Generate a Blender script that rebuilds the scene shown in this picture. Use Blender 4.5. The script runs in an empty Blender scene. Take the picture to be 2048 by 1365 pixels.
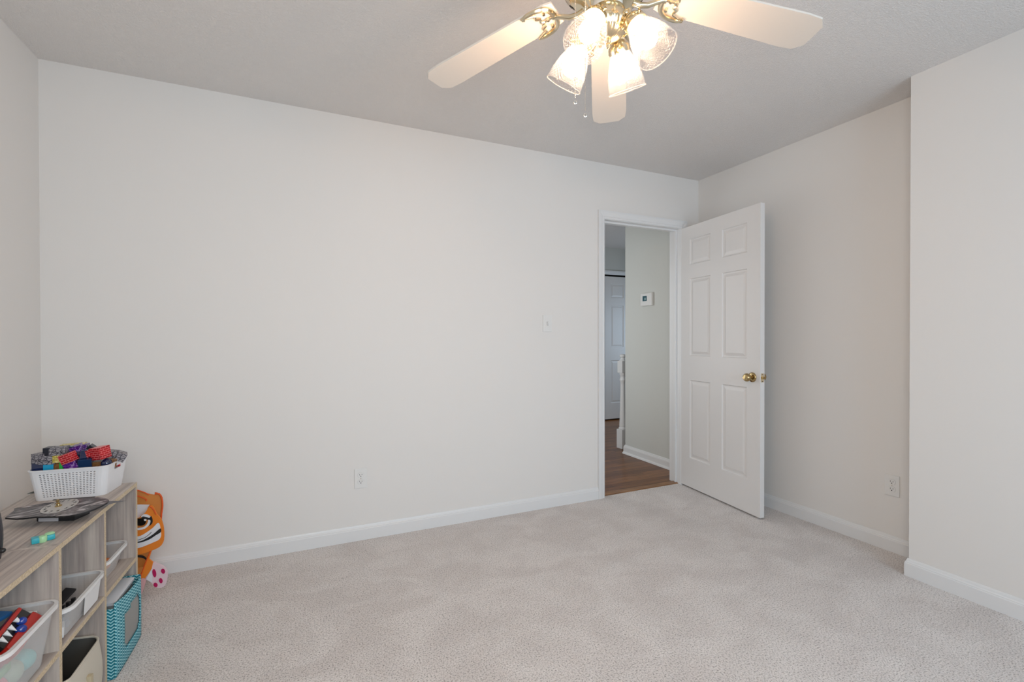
import bpy, bmesh, math, random
from mathutils import Vector, Matrix
C = bpy.context.scene.collection
sc = bpy.context.scene
R = math.radians
PI = math.pi

# ------------------------------------------------------------------ camera
FPX = 930.77                                   # focal length in pixels of a 2048 px wide frame
YAW, PITCH, ROLL = 0.42575, -0.00694, -0.00157
CAM = Vector((-2.93707, -2.81643, 1.17043))
fw = Vector((math.sin(YAW)*math.cos(PITCH), math.cos(YAW)*math.cos(PITCH), math.sin(PITCH)))
r0_ = Vector((math.cos(YAW), -math.sin(YAW), 0)); u0_ = r0_.cross(fw)
RT = r0_*math.cos(ROLL) + u0_*math.sin(ROLL)
UP = u0_*math.cos(ROLL) - r0_*math.sin(ROLL)
cd = bpy.data.cameras.new('camera'); cam = bpy.data.objects.new('camera', cd); C.objects.link(cam)
cd.sensor_width = 36; cd.lens = FPX/2048*36; cd.clip_start = .01
m = Matrix((RT, UP, -fw)).transposed().to_4x4(); m.translation = CAM; cam.matrix_world = m
sc.camera = cam

# ------------------------------------------------------------------ view, world, large lights
sc.view_settings.view_transform = 'Standard'; sc.view_settings.look = 'None'
sc.view_settings.gamma = 1; sc.view_settings.use_curve_mapping = False
sc.view_settings.exposure = 0.0
w = bpy.data.worlds.new('world'); sc.world = w; w.use_nodes = True
w.node_tree.nodes['Background'].inputs[0].default_value = (.75, .87, 1, 1)
w.node_tree.nodes['Background'].inputs[1].default_value = .6
def area(name, loc, target, sx, sy, power, col):
    l = bpy.data.lights.new(name, 'AREA'); l.shape = 'RECTANGLE'; l.size = sx; l.size_y = sy
    l.energy = power; l.color = col
    o = bpy.data.objects.new(name, l); C.objects.link(o); o.location = loc
    o.rotation_euler = (Vector(target)-Vector(loc)).to_track_quat('-Z', 'Y').to_euler()
    return o
# daylight coming in through the window in the wall behind the camera
area('window_daylight', (-1.55, -4.50, 1.25), (-1.75, 0, .95), 1.8, 1.35, 55, (.62, .82, 1))
# unseen fill light, added behind the camera to brighten the back wall
area('fill_light', (-2.94, -3.0, 1.35), (-1.9, 0, 1.05), .6, .6, 15.5, (1, .98, .93))
# daylight from the stair window on the right and from the left of the hall
area('stair_daylight', (2.1, 1.7, 1.1), (-.5, 1.9, .3), 1.0, 1.2, 13, (.62, .8, 1))
area('hall_daylight', (-1.5, 1.2, 1.2), (.5, 1.0, .9), .8, 1.6, 13, (.92, .97, 1))
BULB = 74.0

# ------------------------------------------------------------------ helpers
def at(px, py, axis, val):
    """point of the plane axis=val seen at a pixel of the 2048x1365 photograph"""
    d = fw + RT*((px-1024)/FPX) - UP*((py-682.5)/FPX)
    return CAM + d*((val-CAM[axis])/d[axis])
def on_plane(px, py, P0, N):
    d = fw + RT*((px-1024)/FPX) - UP*((py-682.5)/FPX)
    return CAM + d*((P0-CAM).dot(N)/d.dot(N))
def obj(name, bm, mat, parent=None, smooth=False, loc=None, rot=None):
    me = bpy.data.meshes.new(name)
    bmesh.ops.recalc_face_normals(bm, faces=bm.faces)
    bm.to_mesh(me); bm.free()
    if mat is not None:
        for mm in (mat if isinstance(mat, (list, tuple)) else [mat]): me.materials.append(mm)
    if smooth:
        for p in me.polygons: p.use_smooth = True
        try: me.set_sharp_from_angle(angle=R(40))
        except Exception: pass
    o = bpy.data.objects.new(name, me); C.objects.link(o)
    if parent is not None: o.parent = parent
    if loc is not None: o.location = loc
    if rot is not None: o.rotation_euler = rot
    return o
def tag(o, label, cat, group=None, kind=None):
    o['label'] = label; o['category'] = cat
    if group: o['group'] = group
    if kind: o['kind'] = kind
    return o
def thing(name, label, cat, loc=(0, 0, 0), rotz=0, group=None, rot=None):
    o = bpy.data.objects.new(name, None); C.objects.link(o); o.empty_display_size = .05
    o.location = loc; o.rotation_euler = rot if rot else (0, 0, rotz)
    return tag(o, label, cat, group)
def struct(name, bm, mat, parent=None, **k):
    o = obj(name, bm, mat, parent, **k); o['kind'] = 'structure'; return o
def NB(): return bmesh.new()
def xf(M, v): return (M @ Vector(v)) if M else Vector(v)
def box(bm, x0, x1, y0, y1, z0, z1, M=None, bev=0, mi=0):
    v = [bm.verts.new(xf(M, (x, y, z))) for z in (z0, z1) for x, y in ((x0, y0), (x1, y0), (x1, y1), (x0, y1))]
    fs = [bm.faces.new([v[i] for i in q]) for q in ((3, 2, 1, 0), (4, 5, 6, 7), (0, 1, 5, 4), (1, 2, 6, 5), (2, 3, 7, 6), (3, 0, 4, 7))]
    for f in fs: f.material_index = mi
    if bev:
        bmesh.ops.bevel(bm, geom=list({e for f in fs for e in f.edges}), offset=bev, segments=2, affect='EDGES', profile=.7)
    return bm
def bx(*a, **k): return box(NB(), *a, **k)
def loft(bm, rings, closed=True, cap0=False, cap1=False, mi=0, uv=False):
    V = [[bm.verts.new(p) for p in r] for r in rings]
    n = len(rings[0]); L = bm.loops.layers.uv.verify() if uv else None
    for i in range(len(V)-1):
        for j in range(n if closed else n-1):
            k = (j+1) % n
            f = bm.faces.new((V[i][j], V[i][k], V[i+1][k], V[i+1][j])); f.material_index = mi
            if uv:
                for lp, (a, b) in zip(f.loops, ((j, i), (j+1, i), (j+1, i+1), (j, i+1))):
                    lp[L].uv = (a/n, b/(len(V)-1))
    if cap0: bm.faces.new(V[0][::-1]).material_index = mi
    if cap1: bm.faces.new(V[-1]).material_index = mi
    return V
def circ(r, z, n=32, cx=0, cy=0): return [Vector((cx+r*math.cos(2*PI*i/n), cy+r*math.sin(2*PI*i/n), z)) for i in range(n)]
def lathe(bm, prof, n=32, M=None, cap0=True, cap1=True, uv=False, flute=None):
    rings = []
    for r, z in prof:
        ring = []
        for i in range(n):
            a = 2*PI*i/n; rr = r
            if flute and r > .004: rr = r*(1+flute*(.5-.5*math.cos(a*n/4)))
            ring.append(xf(M, (rr*math.cos(a), rr*math.sin(a), z)))
        rings.append(ring)
    loft(bm, rings, True, cap0, cap1, uv=uv); return bm
def along(p, q):
    """matrix taking +Z at the origin to the direction p->q at p"""
    d = Vector(q)-Vector(p)
    return Matrix.Translation(Vector(p)) @ d.to_track_quat('Z', 'Y').to_matrix().to_4x4()
def cyl(bm, p, q, r, n=12, r2=None):
    L = (Vector(q)-Vector(p)).length
    return lathe(bm, [(r, 0), (r if r2 is None else r2, L)], n, along(p, q))
def tube(bm, pts, r, n=8, closed=False, rf=None):
    pts = [Vector(p) for p in pts]; N = len(pts); rings = []; prev = None
    for i, p in enumerate(pts):
        a = pts[(i-1) % N] if (closed or i > 0) else p
        b = pts[(i+1) % N] if (closed or i < N-1) else p
        d = (b-a).normalized()
        if prev is None: s = d.orthogonal().normalized()
        else:
            s = (prev-d*prev.dot(d)); s = s.normalized() if s.length > 1e-6 else d.orthogonal().normalized()
        prev = s; t = d.cross(s); rr = r*(rf(i/(N-1)) if rf else 1)
        rings.append([p+(s*math.cos(2*PI*k/n)+t*math.sin(2*PI*k/n))*rr for k in range(n)])
    if closed: rings.append(rings[0])
    loft(bm, rings, True, not closed, not closed)
    if closed: bmesh.ops.remove_doubles(bm, verts=bm.verts, dist=1e-6)
    return bm
def rrect(x0, x1, y0, y1, r, z, k=5):
    pts = []
    for cx, cy, a0 in ((x1-r, y1-r, 0), (x0+r, y1-r, 90), (x0+r, y0+r, 180), (x1-r, y0+r, 270)):
        for i in range(k+1):
            a = R(a0+90*i/k); pts.append(Vector((cx+r*math.cos(a), cy+r*math.sin(a), z)))
    return pts
def prism(bm, pts, n, mi=0):
    """closed planar polygon pts extruded by the vector n"""
    n = Vector(n); a = [bm.verts.new(p) for p in pts]; b = [bm.verts.new(Vector(p)+n) for p in pts]
    fs = [bm.faces.new(a[::-1]), bm.faces.new(b)]
    for i in range(len(a)): fs.append(bm.faces.new((a[i], a[(i+1) % len(a)], b[(i+1) % len(a)], b[i])))
    for f in fs: f.material_index = mi
    return bm
def ball(bm, c, rx, ry=None, rz=None, seg=16, M=None):
    mm = Matrix.Translation(Vector(c)) @ (M or Matrix.Identity(4)) @ Matrix.Diagonal((rx, ry or rx, rz or rx, 1))
    bmesh.ops.create_uvsphere(bm, u_segments=seg, v_segments=seg//2+2, radius=1, matrix=mm); return bm
def smoothpoly(pts, k=4):
    """Catmull-Rom through a closed list of 2D/3D points"""
    P = [Vector(p) for p in pts]; n = len(P); out = []
    for i in range(n):
        a, b, c, d = P[i-1], P[i], P[(i+1) % n], P[(i+2) % n]
        for j in range(k):
            t = j/k
            out.append(.5*((2*b)+(c-a)*t+(2*a-5*b+4*c-d)*t*t+(-a+3*b-3*c+d)*t*t*t))
    return out

# ------------------------------------------------------------------ materials
def mat(name, col=(.8, .8, .8), rough=.6, metal=0, spec=.5, trans=0, alpha=1, coat=0, emit=None, es=0):
    m = bpy.data.materials.new(name); m.use_nodes = True
    b = m.node_tree.nodes['Principled BSDF']; I = b.inputs
    I['Base Color'].default_value = (*col, 1); I['Roughness'].default_value = rough; I['Metallic'].default_value = metal
    I['Specular IOR Level'].default_value = spec; I['Transmission Weight'].default_value = trans
    I['Alpha'].default_value = alpha; I['Coat Weight'].default_value = coat
    if emit: I['Emission Color'].default_value = (*emit, 1); I['Emission Strength'].default_value = es
    return m
class NT:
    def __init__(s, m): s.t = m.node_tree; s.b = s.t.nodes['Principled BSDF']
    def n(s, typ, **k):
        x = s.t.nodes.new(typ)
        for a, v in k.items():
            if a in x.inputs.keys(): x.inputs[a].default_value = v
            else: setattr(x, a, v)
        return x
    def l(s, a, ao, b, bi): s.t.links.new(a.outputs[ao], b.inputs[bi])
    def coords(s, scale=(1, 1, 1), kind='Object', rot=(0, 0, 0)):
        c = s.n('ShaderNodeTexCoord'); mp = s.n('ShaderNodeMapping')
        mp.inputs['Scale'].default_value = scale; mp.inputs['Rotation'].default_value = rot
        s.l(c, kind, mp, 'Vector'); return mp
    def ramp(s, stops, src=None, out=0):
        r = s.n('ShaderNodeValToRGB'); e = r.color_ramp.elements
        while len(e) < len(stops): e.new(.5)
        for q, (p, c) in zip(e, stops): q.position = p; q.color = (*c, 1)
        if src: s.l(src, out, r, 'Fac')
        return r
    def bump(s, src, out, strength, dist):
        b = s.n('ShaderNodeBump'); b.inputs['Strength'].default_value = strength; b.inputs['Distance'].default_value = dist
        s.l(src, out, b, 'Height'); s.l(b, 'Normal', s.b, 'Normal'); return b
def m_wall():
    m = mat('wall_paint', (.81, .785, .757), .7, spec=.25); t = NT(m)
    n = t.n('ShaderNodeTexNoise'); n.inputs['Scale'].default_value = 220; n.inputs['Detail'].default_value = 2
    t.l(t.coords(), 0, n, 'Vector'); t.bump(n, 0, .06, .002); return m
def m_ceiling():
    m = mat('ceiling_texture', (.86, .825, .80), .9, spec=.1); t = NT(m)
    n = t.n('ShaderNodeTexNoise'); n.inputs['Scale'].default_value = 165; n.inputs['Detail'].default_value = 4; n.inputs['Roughness'].default_value = .6
    t.l(t.coords(), 0, n, 'Vector')
    r = t.ramp([(.42, (0, 0, 0)), (.62, (1, 1, 1))], n)
    t.bump(r, 0, .5, .006)
    return m
def m_carpet():
    m = mat('carpet_pile', (.5, .46, .42), .95, spec=.1); t = NT(m); co = t.coords()
    n = t.n('ShaderNodeTexNoise'); n.inputs['Scale'].default_value = 170; n.inputs['Detail'].default_value = 3; n.inputs['Roughness'].default_value = .75
    t.l(co, 0, n, 'Vector')
    r = t.ramp([(.32, (.14, .115, .10)), (.41, (.56, .51, .48)), (.50, (.82, .76, .73)), (.7, (.94, .89, .86))], n)
    # brushed patches where the pile lies the other way
    n2 = t.n('ShaderNodeTexNoise'); n2.inputs['Scale'].default_value = 4.2; n2.inputs['Detail'].default_value = 5; n2.inputs['Roughness'].default_value = .55; n2.inputs['Distortion'].default_value = .6
    t.l(t.coords((1, 1.3, 1), rot=(0, 0, .5)), 0, n2, 'Vector')
    r2 = t.ramp([(.40, (.90, .885, .88)), (.60, (1, 1, 1))], n2)
    mx = t.n('ShaderNodeMixRGB', blend_type='MULTIPLY'); mx.inputs[0].default_value = 1
    t.l(r, 0, mx, 1); t.l(r2, 0, mx, 2); t.l(mx, 0, t.b, 'Base Color')
    n3 = t.n('ShaderNodeTexNoise'); n3.inputs['Scale'].default_value = 260; n3.inputs['Detail'].default_value = 3
    t.l(co, 0, n3, 'Vector'); t.bump(n3, 0, .75, .006)
    t.b.inputs['Sheen Weight'].default_value = .25; return m
def m_streak(name, cols, scale, rough=.5, bump=.05, kind='Object'):
    m = mat(name, cols[1], rough); t = NT(m)
    n = t.n('ShaderNodeTexNoise'); n.inputs['Scale'].default_value = 1; n.inputs['Detail'].default_value = 5; n.inputs['Roughness'].default_value = .6; n.inputs['Distortion'].default_value = .3
    t.l(t.coords(scale, kind), 0, n, 'Vector')
    r = t.ramp([(.32, cols[0]), (.5, cols[1]), (.66, cols[2])], n); t.l(r, 0, t.b, 'Base Color')
    if bump: t.bump(n, 0, bump, .001)
    return m
OAK = ((.30, .25, .235), (.47, .405, .365), (.60, .53, .47))
M_oak_v = m_streak('grey_oak_upright', OAK, (45, 60, 2.2))
M_oak_h = m_streak('grey_oak_flat', OAK, (70, 2.2, 60))
M_edge = m_streak('raw_board_edge', ((.47, .37, .24), (.60, .48, .33), (.70, .58, .42)), (180, 180, 180), .7)
def m_hardwood():
    m = mat('hall_hardwood', (.2, .1, .05), .28, spec=.25); t = NT(m)
    co = t.coords((1, 1, 1))
    b = t.n('ShaderNodeTexBrick'); b.offset = .37; b.inputs['Scale'].default_value = 1; b.inputs['Brick Width'].default_value = .7; b.inputs['Row Height'].default_value = .057
    b.inputs['Mortar Size'].default_value = .0012; b.inputs['Color1'].default_value = (.15, .058, .020, 1); b.inputs['Color2'].default_value = (.30, .13, .045, 1); b.inputs['Mortar'].default_value = (.03, .012, .006, 1)
    t.l(co, 0, b, 'Vector')
    n = t.n('ShaderNodeTexNoise'); n.inputs['Scale'].default_value = 1; n.inputs['Detail'].default_value = 6
    t.l(t.coords((5, 90, 5)), 0, n, 'Vector'); r = t.ramp([(.3, (.6, .55, .5)), (.7, (1.15, 1.1, 1.05))], n)
    mx = t.n('ShaderNodeMixRGB', blend_type='MULTIPLY'); mx.inputs[0].default_value = 1
    t.l(b, 0, mx, 1); t.l(r, 0, mx, 2); t.l(mx, 0, t.b, 'Base Color'); return m
def m_brick(name, brick, brick2, mortar, scale=1.0, w=.014, h=.006):
    m = mat(name, brick, .35, spec=.5); t = NT(m)
    c = t.n('ShaderNodeTexCoord')
    # a wrapped (u+v) coordinate so that every face of a block carries the pattern
    b = t.n('ShaderNodeTexBrick'); b.inputs['Scale'].default_value = scale; b.inputs['Brick Width'].default_value = w; b.inputs['Row Height'].default_value = h
    b.inputs['Mortar Size'].default_value = .0007; b.inputs['Color1'].default_value = (*brick, 1); b.inputs['Color2'].default_value = (*brick2, 1); b.inputs['Mortar'].default_value = (*mortar, 1)
    s = t.n('ShaderNodeSeparateXYZ'); t.l(c, 'Object', s, 0)
    a = t.n('ShaderNodeMath', operation='ADD'); t.l(s, 'X', a, 0); t.l(s, 'Y', a, 1)
    k = t.n('ShaderNodeCombineXYZ'); t.l(a, 0, k, 'X'); t.l(s, 'Z', k, 'Y'); t.l(k, 0, b, 'Vector')
    t.l(b, 0, t.b, 'Base Color'); return m
def m_stone():
    m = mat('stone_print', (.4, .38, .4), .4); t = NT(m)
    v = t.n('ShaderNodeTexVoronoi', feature='DISTANCE_TO_EDGE'); v.inputs['Scale'].default_value = 85
    t.l(t.coords((1, 1, 1.6)), 0, v, 'Vector')
    r = t.ramp([(.0, (.02, .02, .03)), (.05, (.03, .03, .05)), (.10, (.27, .25, .27)), (.5, (.38, .36, .37))], v)
    t.l(r, 0, t.b, 'Base Color'); return m
def m_marble(name, c0, c1, c2, sc_=60, rough=.2):
    m = mat(name, c1, rough); t = NT(m)
    n = t.n('ShaderNodeTexNoise'); n.inputs['Scale'].default_value = sc_; n.inputs['Detail'].default_value = 4; n.inputs['Distortion'].default_value = 2.5
    t.l(t.coords(), 0, n, 'Vector'); r = t.ramp([(.35, c0), (.52, c1), (.68, c2)], n); t.l(r, 0, t.b, 'Base Color'); return m
def m_clear(name, tint, opacity, rough=.15):
    """thin cloudy plastic: mostly see-through, partly a milky white film"""
    m = bpy.data.materials.new(name); m.use_nodes = True; t = m.node_tree; t.nodes.clear()
    o = t.nodes.new('ShaderNodeOutputMaterial'); tr = t.nodes.new('ShaderNodeBsdfTransparent'); tr.inputs[0].default_value = (*[.5+.5*c for c in tint], 1)
    p = t.nodes.new('ShaderNodeBsdfPrincipled'); p.inputs['Base Color'].default_value = (*tint, 1); p.inputs['Roughness'].default_value = rough
    f = t.nodes.new('ShaderNodeLayerWeight'); f.inputs[0].default_value = .35
    mr = t.nodes.new('ShaderNodeMapRange'); mr.inputs['To Min'].default_value = opacity; mr.inputs['To Max'].default_value = min(1, opacity+.22)
    mx = t.nodes.new('ShaderNodeMixShader')
    t.links.new(f.outputs['Facing'], mr.inputs['Value']); t.links.new(mr.outputs[0], mx.inputs[0])
    t.links.new(tr.outputs[0], mx.inputs[1]); t.links.new(p.outputs[0], mx.inputs[2]); t.links.new(mx.outputs[0], o.inputs[0])
    return m
def m_shade():
    """pressed glass with a diamond cut"""
    m = bpy.data.materials.new('pressed_glass'); m.use_nodes = True; t = m.node_tree; t.nodes.clear(); N = t.nodes.new; Lk = t.links.new
    o = N('ShaderNodeOutputMaterial'); c = N('ShaderNodeTexCoord')
    waves = []
    for sg in (1, -1):
        mp = N('ShaderNodeMapping'); mp.inputs['Scale'].default_value = (55, 19.6*sg, 1); Lk(c.outputs['UV'], mp.inputs[0])
        wv = N('ShaderNodeTexWave'); wv.bands_direction = 'DIAGONAL'; wv.inputs['Scale'].default_value = .32; Lk(mp.outputs[0], wv.inputs[0]); waves.append(wv)
    mn = N('ShaderNodeMath'); mn.operation = 'MAXIMUM'
    Lk(waves[0].outputs['Fac'], mn.inputs[0]); Lk(waves[1].outputs['Fac'], mn.inputs[1])
    rp = N('ShaderNodeMapRange'); rp.inputs['From Min'].default_value = .6; rp.inputs['From Max'].default_value = 1; rp.inputs['To Min'].default_value = .09; rp.inputs['To Max'].default_value = .022
    Lk(mn.outputs[0], rp.inputs['Value'])
    bp_ = N('ShaderNodeBump'); bp_.inputs['Strength'].default_value = .6; bp_.inputs['Distance'].default_value = .003; Lk(mn.outputs[0], bp_.inputs['Height'])
    tr = N('ShaderNodeBsdfTransparent'); tr.inputs[0].default_value = (.98, .96, .95, 1); tl = N('ShaderNodeBsdfTranslucent'); tl.inputs[0].default_value = (.72, .86, 1, 1)
    gl = N('ShaderNodeBsdfGlossy'); gl.inputs['Roughness'].default_value = .08; Lk(bp_.outputs[0], gl.inputs['Normal']); Lk(bp_.outputs[0], tl.inputs['Normal'])
    m1 = N('ShaderNodeMixShader'); m1.inputs[0].default_value = .3; Lk(tl.outputs[0], m1.inputs[1]); Lk(gl.outputs[0], m1.inputs[2])
    m2 = N('ShaderNodeMixShader'); Lk(rp.outputs[0], m2.inputs[0]); Lk(tr.outputs[0], m2.inputs[1]); Lk(m1.outputs[0], m2.inputs[2]); Lk(m2.outputs[0], o.inputs[0])
    return m
def m_knit():
    m = mat('teal_knit_print', (.1, .5, .55), .7); t = NT(m)
    # braided print: slanted stitches mirrored every other row
    s = t.n('ShaderNodeSeparateXYZ'); c = t.n('ShaderNodeTexCoord'); t.l(c, 'Object', s, 0)
    a = t.n('ShaderNodeMath', operation='ADD'); t.l(s, 'X', a, 0); t.l(s, 'Y', a, 1)
    row = t.n('ShaderNodeMath', operation='PINGPONG'); t.l(a, 0, row, 0); row.inputs[1].default_value = .009
    sk = t.n('ShaderNodeMath', operation='MULTIPLY_ADD'); t.l(row, 0, sk, 0); sk.inputs[1].default_value = .8; t.l(s, 'Z', sk, 2)
    fr = t.n('ShaderNodeMath', operation='PINGPONG'); t.l(sk, 0, fr, 0); fr.inputs[1].default_value = .0055
    dv = t.n('ShaderNodeMath', operation='DIVIDE'); t.l(fr, 0, dv, 0); dv.inputs[1].default_value = .0055
    r = t.ramp([(.12, (.0, .10, .16)), (.35, (.02, .30, .38)), (.65, (.10, .45, .52)), (.9, (.55, .80, .84))], dv)
    t.l(r, 0, t.b, 'Base Color'); return m
def m_mesh(name, col, op=.8):
    m = mat(name, col, .8, alpha=op); return m
M_wall = m_wall(); M_ceil = m_ceiling(); M_carpet = m_carpet(); M_hard = m_hardwood()
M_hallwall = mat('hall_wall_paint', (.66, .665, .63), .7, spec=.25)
M_trim = mat('trim_paint', (.80, .80, .80), .35); M_door = mat('door_paint', (.78, .76, .745), .38)
M_brass = mat('polished_brass', (.80, .69, .49), .18, metal=1); M_antique = mat('antique_brass', (.45, .33, .16), .22, metal=1)
M_plate = mat('white_plastic', (.80, .79, .77), .4); M_slot = mat('dark_slot', (.02, .02, .02), .6)
M_blade = mat('fan_blade_white', (.73, .68, .62), .45)
M_shade = m_shade()
M_rimglass = m_clear('rim_glass', (.9, .88, .86), .12)
M_bulb = mat('bulb_glow', (1, 1, 1), .5, emit=(1, .68, .44), es=BULB)
M_black = mat('black_plastic', (.012, .012, .014), .35); M_chrome = mat('chain_metal', (.8, .75, .68), .2, metal=1)
M_basket = mat('basket_plastic', (.80, .80, .82), .42)
M_bin = m_clear('cloudy_plastic', (1, 1, 1), .17); M_bin2 = m_clear('clear_plastic', (1, 1, 1), .17)
M_knit = m_knit(); M_cream = mat('cream_fabric', (.62, .57, .48), .9); M_lining = mat('dark_lining', (.10, .095, .085), .5)
M_red = mat('red_plastic', (.50, .016, .008), .4); M_blue = mat('blue_plastic', (.03, .16, .42), .4); M_white = mat('white_toy', (.85, .85, .85), .4)
M_stone = m_stone(); M_redbrick = m_brick('red_brick_print', (.50, .003, .010), (.33, .002, .008), (.80, .22, .22), w=.017, h=.0075)
M_purple = m_marble('purple_print', (.05, .005, .11), (.12, .02, .25), (.48, .34, .58), 55)
M_navy = mat('navy_glass_plastic', (.004, .015, .07), .08, spec=.8, coat=.5); M_yellow = m_marble('gold_print', (.30, .24, .02), (.62, .50, .12), (.78, .68, .3), 55)
M_brown = m_marble('soil_print', (.10, .035, .008), (.20, .08, .018), (.26, .12, .03), 150, .4)

# ------------------------------------------------------------------ the room
H = 2.44; XL = -4.017; XJ = -.227; YJ = -1.548; YF = -4.25; WT = .12; HY = 2.6
struct('floor', bx(XL-.1, .1, YF-.1, .028, -.06, 0), M_carpet)
b = bx(XL-.1, .1, YF-.1, WT, H, H+.1); struct('ceiling', b, M_ceil)
OX0, OX1, OZ = -.942, -.172, 2.052           # rough opening of the doorway
b = NB(); box(b, XL-.1, OX0, 0, WT, 0, H); box(b, OX1, .1, 0, WT, 0, H); box(b, OX0, OX1, 0, WT, OZ, H); struct('wall_back', b, M_wall)
struct('wall_left', bx(XL-.1, XL, YF-.1, 0, 0, H), M_wall)
struct('wall_right', bx(0, .1, YF-.1, 0, 0, H), M_wall)
struct('wall_closet', bx(XJ, 0, YF, YJ, 0, H), M_wall)
WX0, WX1, WZ0, WZ1 = -2.5, -.6, .55, 1.98   # window opening behind the camera
b = NB(); box(b, XL, WX0, YF-.1, YF, 0, H); box(b, WX1, XJ, YF-.1, YF, 0, H); box(b, WX0, WX1, YF-.1, YF, 0, WZ0); box(b, WX0, WX1, YF-.1, YF, WZ1, H)
struct('wall_front', b, M_wall)
b = NB()
for x0, x1, z0, z1 in ((WX0, WX1, WZ0, WZ0+.05), (WX0, WX1, WZ1-.05, WZ1), (WX0, WX0+.05, WZ0+.05, WZ1-.05), (WX1-.05, WX1, WZ0+.05, WZ1-.05), ((WX0+WX1)/2-.03, (WX0+WX1)/2+.03, WZ0+.05, WZ1-.05)):
    box(b, x0, x1, YF-.09, YF-.02, z0, z1)
wn = struct('window_1', b, M_trim)
obj('pane', bx(WX0+.05, WX1-.05, YF-.058, YF-.054, WZ0+.05, WZ1-.05), m_clear('window_glass', (.9, .9, .9), .02, .02), wn)
obj('sill', bx(WX0-.04, WX1+.04, YF, YF+.06, WZ0-.025, WZ0), M_trim, wn)

# moulded baseboard, drawn as a cross-section swept along the wall
def baseboard(name, p, q, n, m0=0, m1=0, h=.086, mt=M_trim):
    """p->q along the wall foot, n into the room; m0, m1 mitre the ends"""
    p, q, n = Vector(p), Vector(q), Vector(n); d = (q-p).normalized()
    prof = [(0, 0), (.0135, 0), (.0135, h*.72), (.0115, h*.76), (.0115, h*.80), (.008, h*.86), (.0065, h*.93), (.004, h), (0, h)]
    bm = NB(); A = []; B = []
    for o, z in prof:
        A.append(p+n*o-d*(o*m0)+Vector((0, 0, z))); B.append(q+n*o+d*(o*m1)+Vector((0, 0, z)))
    loft(bm, [A, B], True, True, True); return struct(name, bm, mt)
baseboard('baseboard_back', (XL, 0, 0), (-.979, 0, 0), (0, -1, 0), -1, 0)
baseboard('baseboard_right', (0, -.0, 0), (0, YJ+.013, 0), (-1, 0, 0), -1, 0)
baseboard('baseboard_closet', (XJ, YJ, 0), (XJ, YF, 0), (-1, 0, 0), 1, 0)
baseboard('baseboard_closet_end', (0, YJ, 0), (XJ, YJ, 0), (0, 1, 0), 0, 1)
baseboard('baseboard_left', (XL, YF, 0), (XL, 0, 0), (1, 0, 0), 0, -1)
# door casing (three mitred boards) and jamb
def casing(name, x0, x1, ztop, y, sgn, cw=.057, mt=M_trim, left=True, right=True):
    bm = NB(); prof = [(0, 0), (0, .008), (.012, .0125), (.018, .0105), (.03, .0145), (.045, .0175), (.057, .0175), (.057, 0)]
    prof = [(o*cw/.057, t) for o, t in prof]
    path = [(x0, 0, -1, 0), (x0, ztop, -1, 1), (x1, ztop, 1, 1), (x1, 0, 1, 0)]
    rings = []
    for x, z, sx, sz in path: rings.append([Vector((x+sx*o, y+sgn*t, z+sz*o)) for o, t in prof])
    if not left: rings = rings[1:]
    loft(bm, rings, True, True, True); return struct(name, bm, mt)
tr = casing('trim_1', -.922, -.192, 2.037, 0, -1)
b = NB(); box(b, OX0, -.925, .0, WT, 0, OZ); box(b, -.189, OX1, .0, WT, 0, OZ); box(b, -.925, -.189, .0, WT, 2.034, OZ)
for x0, x1 in ((-.925, -.913), (-.199, -.189)): box(b, x0, x1, .042, .062, 0, 2.034)      # stops
box(b, -.913, -.199, .042, .062, 2.022, 2.034); struct('trim_2', b, M_trim)
obj('strike_plate', bx(-.9252, -.9232, .008, .036, .90, .96, bev=.0005), M_antique, tr)
struct('trim_3', prism(NB(), [Vector((-.925, .022, 0)), Vector((-.925, .03, .006)), Vector((-.925, .07, .010)), Vector((-.925, .085, 0))], (.736, 0, 0)), m_streak('threshold_wood', ((.12, .05, .02), (.25, .12, .05), (.36, .19, .09)), (6, 90, 90), .3))

# six-panel doors ------------------------------------------------------------
def door_slab(w, h, t, ub, zb, z0=0):
    bm = NB()
    def ring(u0, u1, z0_, z1_, y): return [Vector((u0, y, z0_)), Vector((u1, y, z0_)), Vector((u1, y, z1_)), Vector((u0, y, z1_))]
    for y, s in ((0, 1), (t, -1)):
        for i in range(len(ub)-1):
            for j in range(len(zb)-1):
                u0, u1, a, c = ub[i], ub[i+1], zb[j], zb[j+1]
                if i % 2 == 1 and j % 2 == 1:
                    rr = []
                    for ins, dep in ((0, 0), (.006, .008), (.014, .0085), (.034, .0025), (.036, .0025)):
                        rr.append(ring(u0+ins, u1-ins, a+ins, c-ins, y+s*dep))
                    loft(bm, rr, True, False, True)
                else:
                    v = [bm.verts.new(p) for p in ring(u0, u1, a, c, y)]; bm.faces.new(v)
    for p in ([(0, 0, 0), (0, t, 0), (w, t, 0), (w, 0, 0)], [(0, 0, h), (0, t, h), (w, t, h), (w, 0, h)], [(0, 0, 0), (0, t, 0), (0, t, h), (0, 0, h)], [(w, 0, 0), (w, t, 0), (w, t, h), (w, 0, h)]):
        bm.faces.new([bm.verts.new(Vector((q[0], q[1], q[2]+z0 if q[2] == 0 else q[2]))) for q in p])
    bmesh.ops.remove_doubles(bm, verts=bm.verts, dist=1e-5); return bm
UB = [0, .102, .322, .436, .657, .765]; ZB = [.013, .238, .842, 1.03, 1.625, 1.732, 1.93, 2.03]
d1 = struct('door_1', door_slab(.765, 2.03, .035, UB, ZB, .013), M_door, loc=(-.190, -.006, 0), rot=(0, 0, R(-95.93)))
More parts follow.
